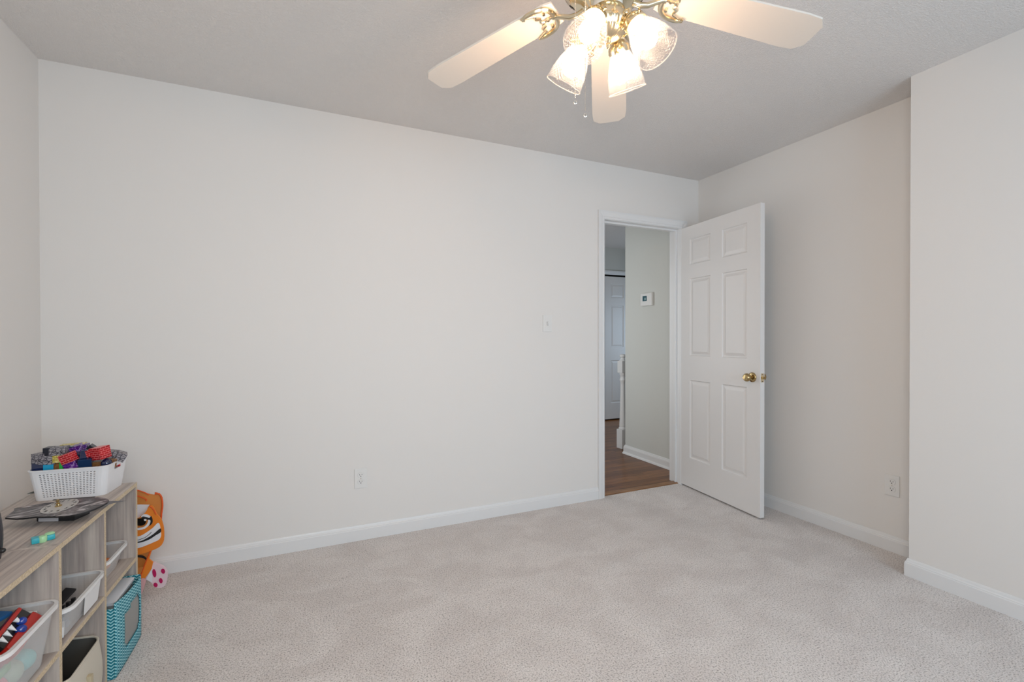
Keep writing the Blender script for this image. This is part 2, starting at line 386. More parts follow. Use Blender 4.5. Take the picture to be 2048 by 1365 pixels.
def knob(parent, u, z, side):
    s = -1 if side < 0 else 1; y0 = 0 if side < 0 else .035
    M = Matrix.Translation((u, y0, z)) @ Matrix.Rotation(PI/2*(-s), 4, 'X')
    k = obj('door_knob', lathe(NB(), [(.010, .008), (.010, .024), (.016, .027), (.024, .034), (.027, .044), (.026, .054), (.020, .060), (.0185, .0585), (.0, .0600)], 28, M, cap1=False), M_antique, parent, smooth=True)
    obj('rosette', lathe(NB(), [(.032, 0), (.032, .004), (.029, .008), (.022, .010), (.012, .011), (0, .011)], 28, M, cap1=False), M_antique, k, smooth=True)
knob(d1, .704, .911, -1); knob(d1, .704, .911, 1)
lp = obj('latch_plate', bx(.7650, .7665, .0055, .0295, .883, .939, bev=.0004), M_brass, d1)
obj('latch_bolt', bx(.7665, .777, .0125, .0235, .902, .920, bev=.003), M_antique, lp)
for z in (.888, .934): obj('screw', cyl(NB(), (.766, .0175, z), (.7672, .0175, z), .0028, 10), M_slot, lp)

# ------------------------------------------------------------------ the hall beyond the doorway
struct('floor_hall', bx(-1.7, 2.3, .028, HY+.1, -.06, -.001), M_hard)
struct('ceiling_hall', bx(-1.7, 2.3, WT, HY+.1, H, H+.1), M_ceil)
struct('wall_hall_right', bx(.045, .16, WT, .99, 0, H), M_hallwall)
struct('wall_hall_left', bx(-1.7, -1.6, WT, HY, 0, H), M_hallwall)
struct('wall_stairwell', bx(2.2, 2.3, WT, HY, 0, H), M_hallwall)
struct('wall_stair_side', bx(.16, 2.2, WT, WT+.1, 0, H), M_hallwall)
D2 = .955
b = NB(); box(b, -1.6, D2-.02, HY, HY+.1, 0, H); box(b, D2+.79, 2.2, HY, HY+.1, 0, H); box(b, D2-.02, D2+.79, HY, HY+.1, 2.08, H); struct('wall_hall_far', b, M_hallwall)
baseboard('baseboard_hall', (.045, WT, 0), (.045, .99, 0), (-1, 0, 0), 0, 1, h=.086)
baseboard('baseboard_hall_end', (.045, .99, 0), (.16, .99, 0), (0, 1, 0), 1, 0, h=.086)
baseboard('baseboard_hall_far', (-1.6, HY, 0), (D2-.075, HY, 0), (0, -1, 0), 0, 0, h=.086)
struct('trim_4', prism(NB(), [Vector((.0315, WT, 0)), Vector((.017, WT, 0)), Vector((.021, WT, .012)), Vector((.0315, WT, .018))], (0, .885, 0)), M_trim)
casing('trim_5', D2-.012, D2+.782, 2.06, HY, -1)
d2 = struct('door_2', door_slab(.765, 2.03, .035, UB, ZB, .02), M_door, loc=(D2+.002, HY+.005, .005))
k2 = obj('door_knob', lathe(NB(), [(.010, 0), (.010, .024), (.024, .034), (.027, .044), (.020, .06), (0, .06)], 20, Matrix.Translation((.70, 0, .905)) @ Matrix.Rotation(PI/2, 4, 'X'), cap1=False), M_antique, d2, smooth=True)
struct('door_gap_shade', bx(D2-.02, D2+.79, HY+.06, HY+.1, 0, 2.08), mat('gap_shade_dark', (.02, .018, .016), .9))  # near-black board behind the door, standing in for shade in its gap

# newel post at the head of the stairs
nw = thing('newel_post', 'white turned newel post at the head of the stairs, seen through the doorway', 'newel post', (.166, 1.185, 0))
obj('base', bx(-.046, .046, -.046, .046, 0, .20, bev=.003), M_trim, nw)
obj('shaft', lathe(NB(), [(.040, .20), (.044, .205), (.044, .215), (.036, .225), (.038, .24), (.034, .30), (.024, .66), (.024, .70), (.033, .715), (.033, .73), (.026, .742), (.026, .765), (.035, .78), (.036, .80)], 24), M_trim, nw, smooth=True)
obj('block', bx(-.041, .041, -.041, .041, .80, .925, bev=.006), M_trim, nw)
obj('cap', lathe(NB(), [(.040, .925), (.030, .94), (.022, .95), (.022, .958), (.034, .966), (.036, .978), (.030, .99), (.012, .996), (0, .997)], 24, cap1=False), M_trim, nw, smooth=True)

# thermostat on the hall wall
th = thing('thermostat', 'white wall thermostat with a small dark screen on the hall wall', 'thermostat', (.045, .652, 1.47))
obj('body', box(NB(), -.026, 0, -.078, .078, 0, .118, bev=.006), M_plate, th)
obj('screen', bx(-.0275, -.026, -.012, .045, .045, .092), mat('lcd_teal', (.03, .10, .13), .3), th)
obj('readout', bx(-.0282, -.0275, -.002, .020, .052, .076), mat('lcd_digits', (.28, .40, .42), .4), th)

# switch and outlets ------------------------------------------------------------
def plate(bm): return box(bm, -.035, .035, -.006, 0, -.057, .057, bev=.0028)
sw = thing('light_switch', 'white single toggle light switch on the wall left of the doorway', 'light switch', (-1.394, 0, 1.268))
obj('cover_plate', plate(NB()), M_plate, sw)
obj('toggle', prism(NB(), [Vector((-.005, -.006, -.011)), Vector((-.005, -.016, .002)), Vector((-.005, -.014, .010)), Vector((-.005, -.006, .011))], (.010, 0, 0)), M_plate, sw)
obj('toggle_slot', bx(-.0065, .0065, -.0066, -.006, -.013, .013), mat('slot_shadow_grey', (.45, .45, .44), .6), sw)
for z in (-.030, .030): obj('screw', cyl(NB(), (0, -.006, z), (0, -.0072, z), .003, 10), M_plate, sw)
def outlet(label, loc, rz):
    o = thing('wall_outlet', label, 'outlet', loc, rz, 'duplex wall outlets')
    obj('cover_plate', plate(NB()), M_plate, o)
    for z in (.0195, -.0195):
        g = NB(); pts = []
        for i in range(28):
            a = 2*PI*i/28; x, zz = .0172*math.cos(a), .0172*math.sin(a); pts.append(Vector((x, -.006, z+max(-.0135, min(.0135, zz)))))
        prism(g, pts, (0, -.0016, 0)); rc = obj('receptacle', g, M_plate, o)
        g = NB(); box(g, -.0075, -.0055, -.0079, -.0075, z-.001, z+.0075); box(g, .0055, .0075, -.0079, -.0075, z-.0005, z+.0065)
        cyl(g, (0, -.0075, z-.0065), (0, -.0079, z-.0065), .0027, 12); obj('slot', g, M_slot, rc)
        g = NB(); tube(g, [p+Vector((0, -.0001, 0)) for p in pts], .0005, 4, closed=True); obj('seam', g, mat('seam_grey', (.35, .35, .35), .7), rc)
    g = NB(); cyl(g, (0, -.006, 0), (0, -.0072, 0), .003, 10); obj('screw', g, M_chrome, o)
outlet('white duplex wall outlet low on the long back wall', (-2.625, 0, .357), 0)
outlet('white duplex wall outlet low on the right wall beside the closet corner', (0, -1.365, .361), R(-90))

# ------------------------------------------------------------------ ceiling fan with light kit
FX, FY, FZ = -2.101, -1.666, 2.226
fan = thing('ceiling_fan', 'white five-blade ceiling fan with brass brackets and four glass lamp shades', 'ceiling fan', (FX, FY, H))
def fz(z): return z-H
obj('canopy', lathe(NB(), [(.065, fz(2.44)), (.065, fz(2.425)), (.05, fz(2.40)), (.02, fz(2.385)), (.0, fz(2.385))], 36, cap1=False), M_brass, fan, smooth=True)
obj('downrod', lathe(NB(), [(.012, fz(2.39)), (.012, fz(2.31))], 16), M_brass, fan, smooth=True)
mh = obj('motor_housing', lathe(NB(), [(.03, fz(2.345)), (.08, fz(2.34)), (.125, fz(2.315)), (.142, fz(2.28)), (.142, fz(2.25)), (.132, fz(2.215)), (.105, fz(2.190)), (.06, fz(2.178)), (0, fz(2.178))], 48, cap1=False), M_brass, fan, smooth=True)
for i in range(15):
    M = Matrix.Rotation(2*PI*i/15, 4, 'Z') @ Matrix.Translation((.119, 0, fz(2.2025))) @ Matrix.Rotation(R(-43), 4, 'Y')
    obj('vent_slot', box(NB(), -.009, .009, -.006, .006, -.001, .001, M=M), M_slot, mh)
BZ = fz(FZ)
def blade_bm():
    P = [(.165, -.050), (.165, .050), (.19, .058), (.60, .070), (.645, .066), (.668, .040), (.668, -.040), (.645, -.066), (.60, -.070), (.19, -.058)]
    return prism(NB(), [Vector((x, y, 0)) for x, y in P], (0, 0, .006))
def bracket_bm():
    g = NB()
    # curved arm from the motor out to the blade
    pts = [(.085, 0, -.040), (.105, 0, -.042), (.130, 0, -.036), (.155, 0, -.020), (.172, 0, -.010), (.185, 0, -.008)]
    tube(g, pts, .0075, 10, rf=lambda t: 1.25-.35*t)
    # horned crescent under the blade root: an open frame with a wavy inner line
    out = [(.176, 0), (.180, .030), (.194, .050), (.216, .061), (.242, .064), (.258, .060), (.266, .052)]
    rim = [(x, y, -.006) for x, y in out[::-1]] + [(x, -y, -.006) for x, y in out[1:]]
    tube(g, smoothpoly([Vector(p) for p in rim], 3)[:-3], .0072, 8, rf=lambda t: .35+.75*math.sin(PI*min(1, max(0, t)))**.4)
    inn = [(.262, .050), (.240, .050), (.226, .042), (.232, .028), (.218, .020), (.224, .008), (.212, 0)]
    rim = [(x, y, -.006) for x, y in inn] + [(x, -y, -.006) for x, y in inn[::-1][1:]]
    tube(g, smoothpoly([Vector(p) for p in rim], 3)[:-3], .0036, 6)
    tube(g, [(.178, 0, -.006), (.212, 0, -.006)], .004, 6)
    for q in (-1, 0, 1): cyl(g, (.20, q*.034, 0), (.20, q*.034, -.011), .0045, 8)
    return g
for k in range(5):
    a = R(53.4+72*k)
    M = Matrix.Rotation(a, 4, 'Z') @ Matrix.Translation((0, 0, BZ)) @ Matrix.Rotation(R(10), 4, 'Y') @ Matrix.Rotation(R(-3), 4, 'X')
    o = obj('blade', blade_bm(), M_blade, fan); o.matrix_local = M
    o2 = obj('blade_bracket', bracket_bm(), M_brass, fan, smooth=True); o2.matrix_local = M
obj('switch_housing', lathe(NB(), [(.040, fz(2.178)), (.044, fz(2.17)), (.044, fz(2.150)), (.036, fz(2.145)), (0, fz(2.145))], 36, cap1=False), mat('white_enamel', (.85, .84, .82), .25), fan, smooth=True)
kit = obj('light_kit_body', lathe(NB(), [(.036, fz(2.147)), (.050, fz(2.142)), (.056, fz(2.128)), (.056, fz(2.108)), (.060, fz(2.104)), (.060, fz(2.098))], 40, cap0=True), M_brass, fan, smooth=True)
obj('fluted_bowl', lathe(NB(), [(.058, fz(2.099)), (.054, fz(2.085)), (.042, fz(2.070)), (.024, fz(2.060)), (.010, fz(2.056))], 96, flute=.05), mat('fluted_brass', (.84, .72, .50), .22, metal=1), kit, smooth=True)
obj('finial', lathe(NB(), [(.009, fz(2.057)), (.012, fz(2.052)), (.007, fz(2.046)), (.009, fz(2.040)), (.004, fz(2.033)), (0, fz(2.032))], 16, cap1=False), M_brass, kit, smooth=True)
AZ0, TILT, SR0, SZ0, SL = .515, .997, .085, 2.074, .121
for k in range(4):
    a = AZ0 + PI/2*k; hd = Vector((math.cos(a), math.sin(a), 0)); dr = hd*math.cos(TILT) - Vector((0, 0, 1))*math.sin(TILT)
    A = hd*SR0 + Vector((0, 0, fz(SZ0))); M = along(A, A+dr)
    la = obj('lamp_arm', tube(NB(), [hd*.045+Vector((0, 0, fz(2.115))), hd*.068+Vector((0, 0, fz(2.115))), A-dr*.034, A-dr*.020], .010, 12), M_brass, fan, smooth=True)
    fit = obj('shade_fitter', lathe(NB(), [(.012, -.026), (.022, -.022), (.030, -.010), (.0335, -.004), (.0335, .012), (.0315, .012), (.0300, -.002), (.010, -.006)], 36, M, flute=None), M_brass, fan, smooth=True)
    for j in range(3):
        q = Matrix.Rotation(2*PI*j/3+.4, 4, 'Z'); g = NB(); cyl(g, M @ q @ Vector((.033, 0, .006)), M @ q @ Vector((.043, 0, .006)), .0022, 8); ball(g, M @ q @ Vector((.043, 0, .006)), .0038, seg=8); obj('thumb_screw', g, M_antique, fit)
    prof = [(.027, 0), (.0285, .010), (.038, .030), (.0475, .055), (.0540, .080), (.0575, .100), (.0590, SL)]
    prof2 = prof + [(.0570, SL), (.0555, .100), (.0455, .055), (.0375, .030), (.0265, .010)]
    g = NB(); lathe(g, prof, 64, M, cap0=False, cap1=False, uv=True)
    sh = obj('lamp_shade', g, M_shade, fan, smooth=True)
    sh.modifiers.new('thick', 'SOLIDIFY').thickness = .0025
    obj('shade_rim', tube(NB(), [M @ Vector((.0585*math.cos(2*PI*i/40), .0585*math.sin(2*PI*i/40), SL)) for i in range(40)], .0016, 6, closed=True), M_rimglass, sh, smooth=True)
    obj('bulb', lathe(NB(), [(.012, .004), (.013, .022), (.020, .038), (.0285, .056), (.0295, .068), (.025, .082), (.014, .092), (0, .095)], 28, M, cap1=False), M_bulb, sh, smooth=True)
# two pull chains
def chain(x, y, z0, z1):
    g = NB(); n = int((z0-z1)/.0042)
    for i in range(n):
        bmesh.ops.create_icosphere(g, subdivisions=1, radius=.0016, matrix=Matrix.Translation((x, y, fz(z0-i*.0042))))
    c = obj('pull_chain', g, M_chrome, fan)
    g = NB(); cz = fz(z1)-.005; tube(g, [(x+RT.x*.0042*math.cos(t*PI/6), y+RT.y*.0042*math.cos(t*PI/6), cz+.0042*math.sin(t*PI/6)) for t in range(12)], .0011, 6, closed=True)
    obj('pull_ring', g, M_chrome, c)
for px, yb in ((1150.5, 207), (1170.5, 233)):
    dist = 1.72; P = CAM + (fw + RT*((px-1024)/FPX) - UP*((yb-682.5)/FPX))*(dist/1.0)*.72
    chain(P.x-FX, P.y-FY, 2.115, P.z+.008)
    g = NB(); tube(g, [Vector((.04*RT.x*-1, .04*RT.y*-1, fz(2.12))), Vector((P.x-FX, P.y-FY, fz(2.118)))], .0016, 6); obj('chain_guide', g, M_brass, fan)

# ------------------------------------------------------------------ cube shelf unit
SU = Vector((-3.532, -.522, 0)); SA = R(-1.48)
SM = Matrix.Translation(SU) @ Matrix.Rotation(SA, 4, 'Z')     # local x out of the front, y towards the back wall
D, SH, CP, BT = .305, .60, .2953, .015
unit = thing('cube_shelf', 'low grey oak cube shelf with six open compartments against the left wall', 'shelf unit', SU, SA)
def board(name, mt, x0, x1, y0, y1, z0, z1, edge=True):
    g = bx(x0, x1, y0, y1, z0, z1)
    if edge:
        g.faces.ensure_lookup_table()
        for f in g.faces:
            if all(abs(v.co.x-x1) < 1e-6 for v in f.verts): f.material_index = 1
    return obj(name, g, [mt, M_edge], unit)
ys = [0, -CP-.004, -2*CP-.008, -3*CP-.012]                    # outer faces
board('side_panel', M_oak_v, -D, 0, -BT, 0, 0, SH-BT)
board('side_panel', M_oak_v, -D, 0, ys[3]-BT, ys[3], 0, SH-BT)
board('divider', M_oak_v, -D, 0, ys[1]-BT, ys[1], 0, SH-BT)
board('divider', M_oak_v, -D, 0, ys[2]-BT, ys[2], 0, SH)
board('top_panel', M_oak_h, -D, 0, ys[2], 0, SH-BT, SH)
board('top_panel', M_oak_h, -D, 0, ys[3]-BT, ys[2]-BT, SH-BT, SH)
for i in range(3): board('shelf_board', M_oak_h, -D+.004, -.001, ys[i+1], ys[i]-BT, .2925, .2925+BT)
board('back_panel', M_oak_v, -D-.004, -D, ys[3]-BT, 0, 0, SH, edge=False)
MZ = .3075
def S(x, y, z=0): return SM @ Vector((x, y, z))

# clear plastic tubs --------------------------------------------------------
def tub(name, label, x0, x1, y0, y1, z0, h, mt, taper=.02, lip=.008, r=.03):
    o = thing(name, label, 'bin', S((x0+x1)/2, (y0+y1)/2, z0), SA, 'clear tubs in the cube shelf')
    W, L = (x1-x0)/2, (y1-y0)/2; g = NB(); rr = []; n = 8
    for i in range(n+1):
        t = i/n; q = taper*(1-t); rr.append(rrect(-W+lip+q, W-lip-q, -L+lip+q, L-lip-q, r, .002+(h-.002)*t))
    rr[0:0] = [rrect(-W+lip+taper+.008, W-lip-taper-.008, -L+lip+taper+.008, L-lip-taper-.008, r-.006, 0)]
    loft(g, rr, True, True, False); wl = obj('tub_wall', g, mt, o, smooth=True); wl.modifiers.new('t', 'SOLIDIFY').thickness = .0016
    g = NB(); loft(g, [rrect(-W+lip, W-lip, -L+lip, L-lip, r, h-.004), rrect(-W+lip, W-lip, -L+lip, L-lip, r, h), rrect(-W, W, -L, L, r+lip, h), rrect(-W, W, -L, L, r+lip, h-.011), rrect(-W+.002, W-.002, -L+.002, L-.002, r+lip, h-.011), rrect(-W+.002, W-.002, -L+.002, L-.002, r+lip, h-.004)], True, False, False)
    obj('rim', g, m_clear('rim_plastic', (1, 1, 1), .62), o, smooth=True)
    return o
tA = tub('storage_tub', 'shallow clear plastic tub in the far upper compartment beside the orange animal', -.275, -.012, -.262, -.034, MZ, .082, M_bin)
tB = tub('storage_tub', 'clear plastic tub with a white card on its front in the middle upper compartment', -.275, .012, -.583, -.322, MZ, .094, M_bin2)
tC = tub('storage_tub', 'deep clear plastic tub of toys in the near upper compartment', -.275, .014, -.890, -.620, MZ, .150, M_bin2)
# card on the front of the middle tub
obj('label_card', prism(NB(), [Vector((.124, .006, .008)), Vector((.1245, .100, .008)), Vector((.134, .100, .080)), Vector((.134, -.012, .080))], (.0012, 0, 0)), mat('white_card', (.82, .82, .82), .6), tB)

# toys in the tubs ---------------------------------------------------------
def put(name, label, cat, bm, mt, loc, rot=(0, 0, 0), smooth=True, group=None):
    return tag(obj(name, bm, mt, None, smooth, loc, rot), label, cat, group)
def cubby(x, y, z): return S(x, y, z)
# far tub: orange toy, folded leaflet
put('toy_figure', 'small orange toy lying in the far upper tub', 'toy', ball(ball(NB(), (0, 0, 0), .016, .026, .014), (0, .022, .008), .012), mat('orange_toy', (.75, .22, .05), .5), cubby(-.066, -.115, MZ+.022), (0, 0, SA))
put('paper_leaflet', 'pale folded leaflet leaning in the far upper tub', 'paper', prism(NB(), [Vector((0, -.045, 0)), Vector((0, .045, 0)), Vector((.004, .045, .05)), Vector((.004, -.045, .05))], (.001, 0, 0)), mat('pale_pink_paper', (.72, .62, .62), .7), cubby(-.062, -.175, MZ+.004), (0, 0, SA), False)
# middle tub: dark toys, yellow toy
def car_bm(s=1):
    g = NB(); box(g, -.03*s, .03*s, -.014*s, .014*s, .006*s, .016*s, bev=.003*s); box(g, -.015*s, .016*s, -.012*s, .012*s, .016*s, .027*s, bev=.004*s)
    for x in (-.018, .018):
        for y in (-.0145, .0145): cyl(g, (x*s, (y-.003)*s, .007*s), (x*s, (y+.003)*s, .007*s), .007*s, 14)
    return g
put('toy_car', 'grey toy car at the bottom of the middle upper tub', 'toy car', car_bm(1.2), mat('toy_grey', (.18, .18, .2), .4), cubby(-.055, -.505, MZ+.003), (0, 0, SA+1.3))
put('toy_comb', 'black ridged toy strip standing in the middle upper tub', 'toy', box(box(box(box(NB(), -.03, .03, -.004, .004, 0, .012), -.028, -.02, -.004, .004, .012, .03), -.008, 0, -.004, .004, .012, .03), .014, .022, -.004, .004, .012, .03), M_black, cubby(-.033, -.47, MZ+.04), (0, 0, SA+1.4), False)
put('toy_block', 'black slab of a toy poking above the middle upper tub', 'toy', box(NB(), -.030, .030, -.014, .014, 0, .007, bev=.002), M_black, cubby(-.048, -.462, MZ+.082), (.25, -.2, SA+1.4), False)
put('toy_figure', 'yellow toy figure behind the black slab in the middle upper tub', 'toy', ball(box(NB(), -.009, .009, -.012, .012, -.03, .012, bev=.004), (0, 0, .020), .013), mat('toy_yellow', (.55, .48, .03), .45), cubby(-.085, -.480, MZ+.082), (0, .3, 0))
put('toy_brick', 'white toy brick at the bottom of the middle upper tub', 'toy', box(NB(), -.014, .014, -.022, .022, 0, .03, bev=.003), M_white, cubby(-.035, -.535, MZ+.003), (0, 0, .3), False)
# near tub
bl = mat('balloon_teal', (.12, .62, .62), .35); gr = mat('ball_sage', (.35, .52, .40), .5); pk = mat('ball_pink', (.75, .16, .24), .4)
put('toy_ball', 'teal ball at the far end of the near upper tub', 'ball', ball(NB(), (0, 0, 0), .026, seg=24), bl, cubby(-.046, -.684, MZ+.031), group='balls in the near upper tub')
put('toy_ball', 'sage green ball in the middle of the near upper tub', 'ball', ball(NB(), (0, 0, 0), .030, seg=24), gr, cubby(-.050, -.741, MZ+.035), group='balls in the near upper tub')
put('toy_ball', 'pink ball at the near end of the near upper tub', 'ball', ball(NB(), (0, 0, 0), .030, seg=24), pk, cubby(-.050, -.806, MZ+.036), group='balls in the near upper tub')
# red toy with a row of white teeth
jaw = thing('toy_monster', 'red and black toy head with a row of white teeth in the near upper tub', 'toy', cubby(-.062, -.735, MZ+.125), group=None, rot=(.12, -.75, SA))
g = NB(); box(g, -.030, .038, -.075, .070, -.045, -.012, bev=.01); obj('lower_jaw', g, M_red, jaw, smooth=True)
g = NB(); box(g, -.03, .030, -.070, .070, -.018, .012, bev=.006); obj('mouth', g, M_black, jaw, smooth=True)
g = NB(); box(g, .016, .036, -.078, .060, .010, .020, bev=.004); obj('upper_lip', g, M_red, jaw, smooth=True)
for y in (-.060, -.038, -.016, .014):
    g = NB(); lathe(g, [(.006, 0), (.0005, -.02)], 10, Matrix.Translation((.037, y, .010))); obj('tooth', g, M_white, jaw)
g = NB(); ball(g, (.036, -.005, -.016), .011); ball(g, (.036, .020, -.006), .010); obj('blue_stud', g, mat('toy_royal_blue', (.02, .06, .35), .3), jaw)
put('toy_plane', 'flat blue toy piece lying above the red toy head', 'toy', prism(NB(), [Vector((0, -.07, 0)), Vector((.035, -.06, 0)), Vector((.012, 0, 0)), Vector((.030, .055, 0)), Vector((.004, .06, 0)), Vector((-.02, 0, 0))], (0, 0, .010)), M_blue, cubby(-.095, -.74, MZ+.158), (0, .15, SA), False)
tp = put('toy_vehicle', 'white toy piece with black stripes at the far end of the near upper tub', 'toy', box(NB(), -.018, .018, -.026, .026, 0, .020, bev=.006), M_white, cubby(-.050, -.668, MZ+.118), (0, .1, SA+.1))
obj('stripe', box(box(NB(), -.012, .0190, -.020, -.012, .006, .0206), -.012, .0190, .004, .012, .006, .0206), M_black, tp)
put('toy_leaf', 'flat green toy strip against the near end of the near upper tub', 'toy', box(NB(), -.004, .004, -.045, .045, 0, .018, bev=.003), mat('toy_green', (.12, .36, .14), .5), cubby(-.022, -.838, MZ+.075), (0, 0, SA), False)

# teal fabric bin with a clear window, far lower compartment ------------------
tb = thing('fabric_bin', 'teal knit-print fabric bin with a clear window in the far lower compartment', 'bin', S(-.13, -.158, 0), SA, 'fabric bins in the lower compartments')
X1, X0, Y0, Y1 = .146, -.145, -.1275, .1275
def bin_ring(z, bulge=0, ins=0):
    P = rrect(X0+ins, X1-ins+bulge, Y0+ins, Y1-ins, .018, z, 4); return P
# back, sides and bottom as a shell whose front is a frame around the window
g = NB(); L = [(X1, Y1), (X0, Y1), (X0, Y0), (X1, Y0)]
for (ax, ay), (bx_, by) in zip(L[:-1], L[1:]):
    box(g, min(ax, bx_)-(.003 if ax == bx_ else 0), max(ax, bx_)+(.0 if ax == bx_ else 0), min(ay, by)-(.0 if ay == by and ay > 0 else 0), max(ay, by)+(.003 if ay == by and ay < 0 else 0) if ax != bx_ else max(ay, by), .001, .238) if ax == bx_ else box(g, X0, X1, (ay-.003 if ay > 0 else ay), (ay if ay > 0 else ay+.003), .001, .244)
box(g, X0, X1, Y0, Y1, .001, .004)
obj('fabric_shell', g, M_knit, tb)
def front_pt(y, z):   # gently bulging front with a sagging top edge
    q = 1-((y-(Y0+Y1)/2)/((Y1-Y0)/2+.004))**4
    return Vector((X1+.002+.012*q*math.sin(PI*min(1, z/.25)*.8+.2), y, z))
def frame_panel(outer, holes, N=18, K=16):
    g = NB(); V = {}
    yy = sorted(set([Y0-.002+(Y1-Y0+.004)*i/N for i in range(N+1)])); zz = [.002+(.258-.002)*j/K for j in range(K+1)]
    for i, y in enumerate(yy):
        for j, z in enumerate(zz):
            top = .262-.022*(y-Y0)/(Y1-Y0)*1.0-.006*math.sin(PI*(y-Y0)/(Y1-Y0))
            V[i, j] = g.verts.new(front_pt(y, .002+(top-.002)*j/K))
    for i in range(N):
        for j in range(K):
            inside = 4 <= i < 15 and 4 <= j < 13-(1 if i < 8 else 0)
            if inside and not ((i == 4 or i == 14) and (j in (4, 12))): continue
            g.faces.new((V[i, j], V[i+1, j], V[i+1, j+1], V[i, j+1]))
    return g, V
g, V_ = frame_panel(None, None)
fp = obj('front_panel', g, M_knit, tb, smooth=True); fp.modifiers.new('t', 'SOLIDIFY').thickness = .003
g = NB(); P = [[front_pt(Y0+(Y1-Y0)*(.2+.65*i/8), .06+.145*j/6)-Vector((.004, 0, 0)) for i in range(9)] for j in range(7)]
loft(g, P, False); obj('clear_window', g, m_clear('window_vinyl', (.42, .42, .40), .62, .12), tb, smooth=True)
# boxes of cards and a lid stacked inside the teal bin
def lidded(name, label, c, sx, sy, sz, rot, tint=(.62, .64, .66), op=.5):
    o = thing(name, label, 'box', c, group='plastic boxes in the teal bin', rot=rot)
    g = NB(); loft(g, [rrect(-sx, sx, -sy, sy, .008, 0), rrect(-sx, sx, -sy, sy, .008, sz)], True, True, True); obj('body', g, m_clear('box_plastic', tint, op), o, smooth=True)
    g = NB(); loft(g, [rrect(-sx-.004, sx+.004, -sy-.004, sy+.004, .010, sz+.0005), rrect(-sx-.004, sx+.004, -sy-.004, sy+.004, .010, sz+.010), rrect(-sx+.004, sx-.004, -sy+.004, sy-.004, .008, sz+.0125)], True, True, True); obj('lid', g, m_clear('lid_plastic', (.80, .83, .88), .85), o, smooth=True)
    return o
lidded('plastic_box', 'grey lidded plastic box at the top of the teal bin', S(-.058, -.150, .196), .058, .092, .044, (0, .06, SA))
lidded('plastic_box', 'smaller clear lidded box leaning behind the grey one in the teal bin', S(-.195, -.12, .190), .045, .070, .050, (0, .12, SA))
put('toy_sack', 'dark green bundle in the near corner of the teal bin', 'toy', ball(ball(NB(), (0, 0, 0), .032, .024, .03), (-.02, .02, .006), .024), mat('dark_green_cloth', (.01, .06, .03), .7), S(-.16, -.235, .225))
put('folded_game_board', 'flat dark teal folder standing inside the teal bin', 'folder', box(NB(), -.05, .05, -.075, .075, 0, .15, bev=.002), mat('folder_grey', (.12, .2, .2), .5), S(-.06, -.165, .012), (0, 0, SA), False)

# cream fabric bin, middle lower compartment --------------------------------
cb = thing('fabric_bin', 'cream fabric bin with a dark lining in the middle lower compartment', 'bin', S(-.135, -.458, 0), SA, 'fabric bins in the lower compartments')
def cream_rings(off):
    rr = []
    for j in range(9):
        t = j/8; ring = rrect(-.130+off, .136-off+.010*math.sin(PI*t), -.122+off, .122-off, .035-off*.8, 0, 5)
        rr.append([Vector((p.x, p.y, (.002 if off else .0)+(.190+.020*(p.x < -.05)-.016*max(0, p.x/.14)*(1-abs(p.y)/.13))*t)) for p in ring])
    return rr
g = NB(); loft(g, cream_rings(0), True, True, False); obj('fabric_shell', g, M_cream, cb, smooth=True)
g = NB(); loft(g, cream_rings(.004), True, True, False); obj('lining', g, M_lining, cb, smooth=True)
top = cream_rings(.002)[-1]; g = NB(); tube(g, top, .0035, 8, closed=True); obj('hem', g, M_cream, cb, smooth=True)
obj('toggle', box(NB(), .142, .156, -.020, -.002, .108, .140, bev=.005), mat('toggle_wood', (.52, .44, .30), .5), cb, smooth=True)
put('dark_bag', 'glossy dark brown bag slumped inside the cream bin', 'bag', ball(ball(NB(), (0, 0, 0), .085, .075, .05, 20), (.03, -.03, .02), .045, .04, .035), mat('dark_brown_vinyl', (.035, .014, .008), .18, coat=.4), S(-.135, -.458, .062))

# ------------------------------------------------------------------ on top of the shelf
TZ = SH
